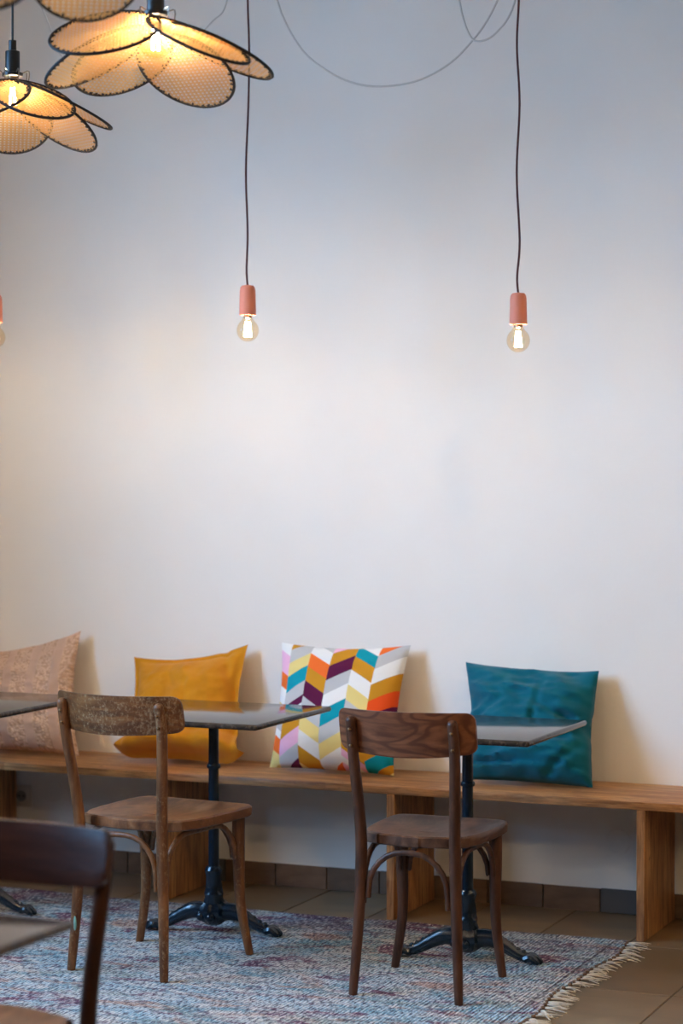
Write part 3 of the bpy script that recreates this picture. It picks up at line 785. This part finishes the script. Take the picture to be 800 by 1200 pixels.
# ------------------------------------------------------------------ cane flower lamps
PA, PB, PX0 = .152, .126, .03      # petal half length, half width, distance of its inner end from the centre
def petal_meshes():
    bm = bmesh.new(); n_ = 48
    add_loop(bm, [(PX0+PA+PA*math.cos(2*PI*k/n_), PB*math.sin(2*PI*k/n_), 0) for k in range(n_)], .0042, 6)
    for k in range(30):      # binding stitches
        a = 2*PI*(k+.4*math.sin(k*5))/30; e = Vector((math.cos(a)*PA, math.sin(a)*PB, 0)); u = e.normalized()
        add_box(bm, Vector((PX0+PA, 0, 0))+e-u*.006, (.009, .0045, .006), 0, 1, Matrix.Rotation(math.atan2(u.y, u.x), 4, 'Z'))
    bmesh.ops.recalc_face_normals(bm, faces=bm.faces)
    for f in bm.faces: f.smooth = True
    rim = bpy.data.meshes.new('petal'); bm.to_mesh(rim); bm.free(); rim.materials.append(m_tape.m)
    # open cane weave: paired strands both ways and single strands on both diagonals
    bm = bmesh.new(); p = .0125; w_ = .0021
    def strand(ang, off, z):
        d = Vector((math.cos(ang), math.sin(ang))); q = Vector((-d.y, d.x))*off
        A = (d.x/PA)**2+(d.y/PB)**2; B_ = 2*(q.x*d.x/PA**2+q.y*d.y/PB**2); Cc = (q.x/PA)**2+(q.y/PB)**2-1
        D = B_*B_-4*A*Cc
        if D <= 0: return
        t0, t1 = (-B_-math.sqrt(D))/2/A, (-B_+math.sqrt(D))/2/A
        nn = Vector((-d.y, d.x))*w_/2
        vs_ = [bm.verts.new((PX0+PA+q.x+d.x*t_+s*nn.x, q.y+d.y*t_+s*nn.y, z)) for t_, s in ((t0, -1), (t1, -1), (t1, 1), (t0, 1))]
        bm.faces.new(vs_)
    for i in range(-13, 14):
        for s in (-.0014, .0014):
            strand(0, i*p+s, .0006); strand(PI/2, i*p+s, -.0006)
    for i in range(-22, 23):
        strand(PI/4, (i+.5)*p/math.sqrt(2), .0014); strand(-PI/4, (i+.5)*p/math.sqrt(2), -.0014)
    web = bpy.data.meshes.new('cane_webbing'); bm.to_mesh(web); bm.free(); web.materials.append(m_cane)
    return rim, web
rim_me, web_me = petal_meshes()
YAW = .40423
def make_flower(label, loc, petals, rot=0, fil=None):
    t = thing('cane_flower_lamp', label, 'lamp', loc, YAW+rot, 'cane petal ceiling lamps')
    bm = bmesh.new(); add_lathe(bm, [(.012, .115), (.012, .085), (.0215, .082), (.0225, .078), (.0225, .018), (.032, .016), (.032, .006), (.02, .004), (.0, .004)], seg=22); obj('lamp_holder', bm, m_black.m, t)
    obj('cord', cord_mesh([(0, 0, .1), (.001, 0, .4), (0, 0, ZC-loc[2]-.01)], .0034), m_black.m, t)
    bm = bmesh.new(); zz = ZC-loc[2]; add_lathe(bm, [(.05, zz-.001), (.05, zz-.025), (.04, zz-.032), (0, zz-.032)], seg=24); obj('ceiling_rose', bm, m_black.m, t)
    make_bulb(t, .004, .046, fil or m_fil2, .055)
    for k, (phi, th, tw, dz) in enumerate(petals):
        Mx = Matrix.Translation((0, 0, dz)) @ Matrix.Rotation(math.radians(phi), 4, 'Z') @ Matrix.Rotation(math.radians(th), 4, 'Y') @ Matrix.Rotation(math.radians(tw), 4, 'X')
        o = link('petal', rim_me, None, t); o.matrix_local = Mx
        link('cane_webbing', web_me, None, o)
        a = math.radians(phi); e = Vector((math.cos(a), math.sin(a), 0))
        bm = bmesh.new(); add_tube(bm, smooth_path([e*.024+Vector((0, 0, .012)), e*.05+Vector((0, 0, .022)), Mx @ Vector((PX0+.02, 0, .003))], 4), .0018, 6); obj('wire_arm', bm, m_chrome.m, t)
    return t
PET_A = [(224, 26, -20, .020), (163, 27, 0, -.010), (127, 24, 0, -.020), (65, 29, 0, -.022), (14, 24, 0, -.004), (-43, 29, 0, .010)]
make_flower('largest cane petal lamp with a glowing bulb at top left', (-2.652, -2.061, 2.650), PET_A)
PET_B = [(300, 30, 0, .006), (250, 30, 0, .0), (200, 28, 0, -.01), (100, 30, 0, -.02), (40, 33, 0, -.014), (4, 26, 0, -.002)]
make_flower('smaller cane petal lamp at the left edge below the others', (-3.549, -1.302, 2.682), PET_B)
make_flower('cane petal lamp cut off by the top edge beside the largest one', (-2.335, -2.955, 2.694), [(100, 30, 0, -.02), (42, 10, 0, -.005), (160, 28, 0, -.012), (220, 26, 0, 0), (280, 16, 0, .004), (340, 8, 0, .008)])
make_flower('cane petal lamp showing one dim petal in the top left corner', (-2.201, -3.746, 2.538), [(20, 24, 0, -.005), (80, 28, 0, -.01), (140, 28, 0, -.012), (200, 28, 0, 0), (260, 28, 0, .004), (320, 28, 0, 0)], 0, m_chrome.m)

# extra cane lamps added out of view to supply the warm fill light
for x, y, z in ((-.1, -1.6, 2.66), (1.1, -1.5, 2.70), (-.35, -4.6, 2.62), (.9, -4.9, 2.66), (1.5, -3.3, 2.7), (-1.9, -5.4, 2.64), (-4.55, -2.3, 2.74), (-4.3, -3.6, 2.62), (-3.4, -4.6, 2.66)):
    o = make_flower('cane petal lamp added out of view for warm fill', (x, y, z), PET_A, R.uniform(0, 6), m_fil3)
    o['group'] = 'added cane fill lamps out of view'
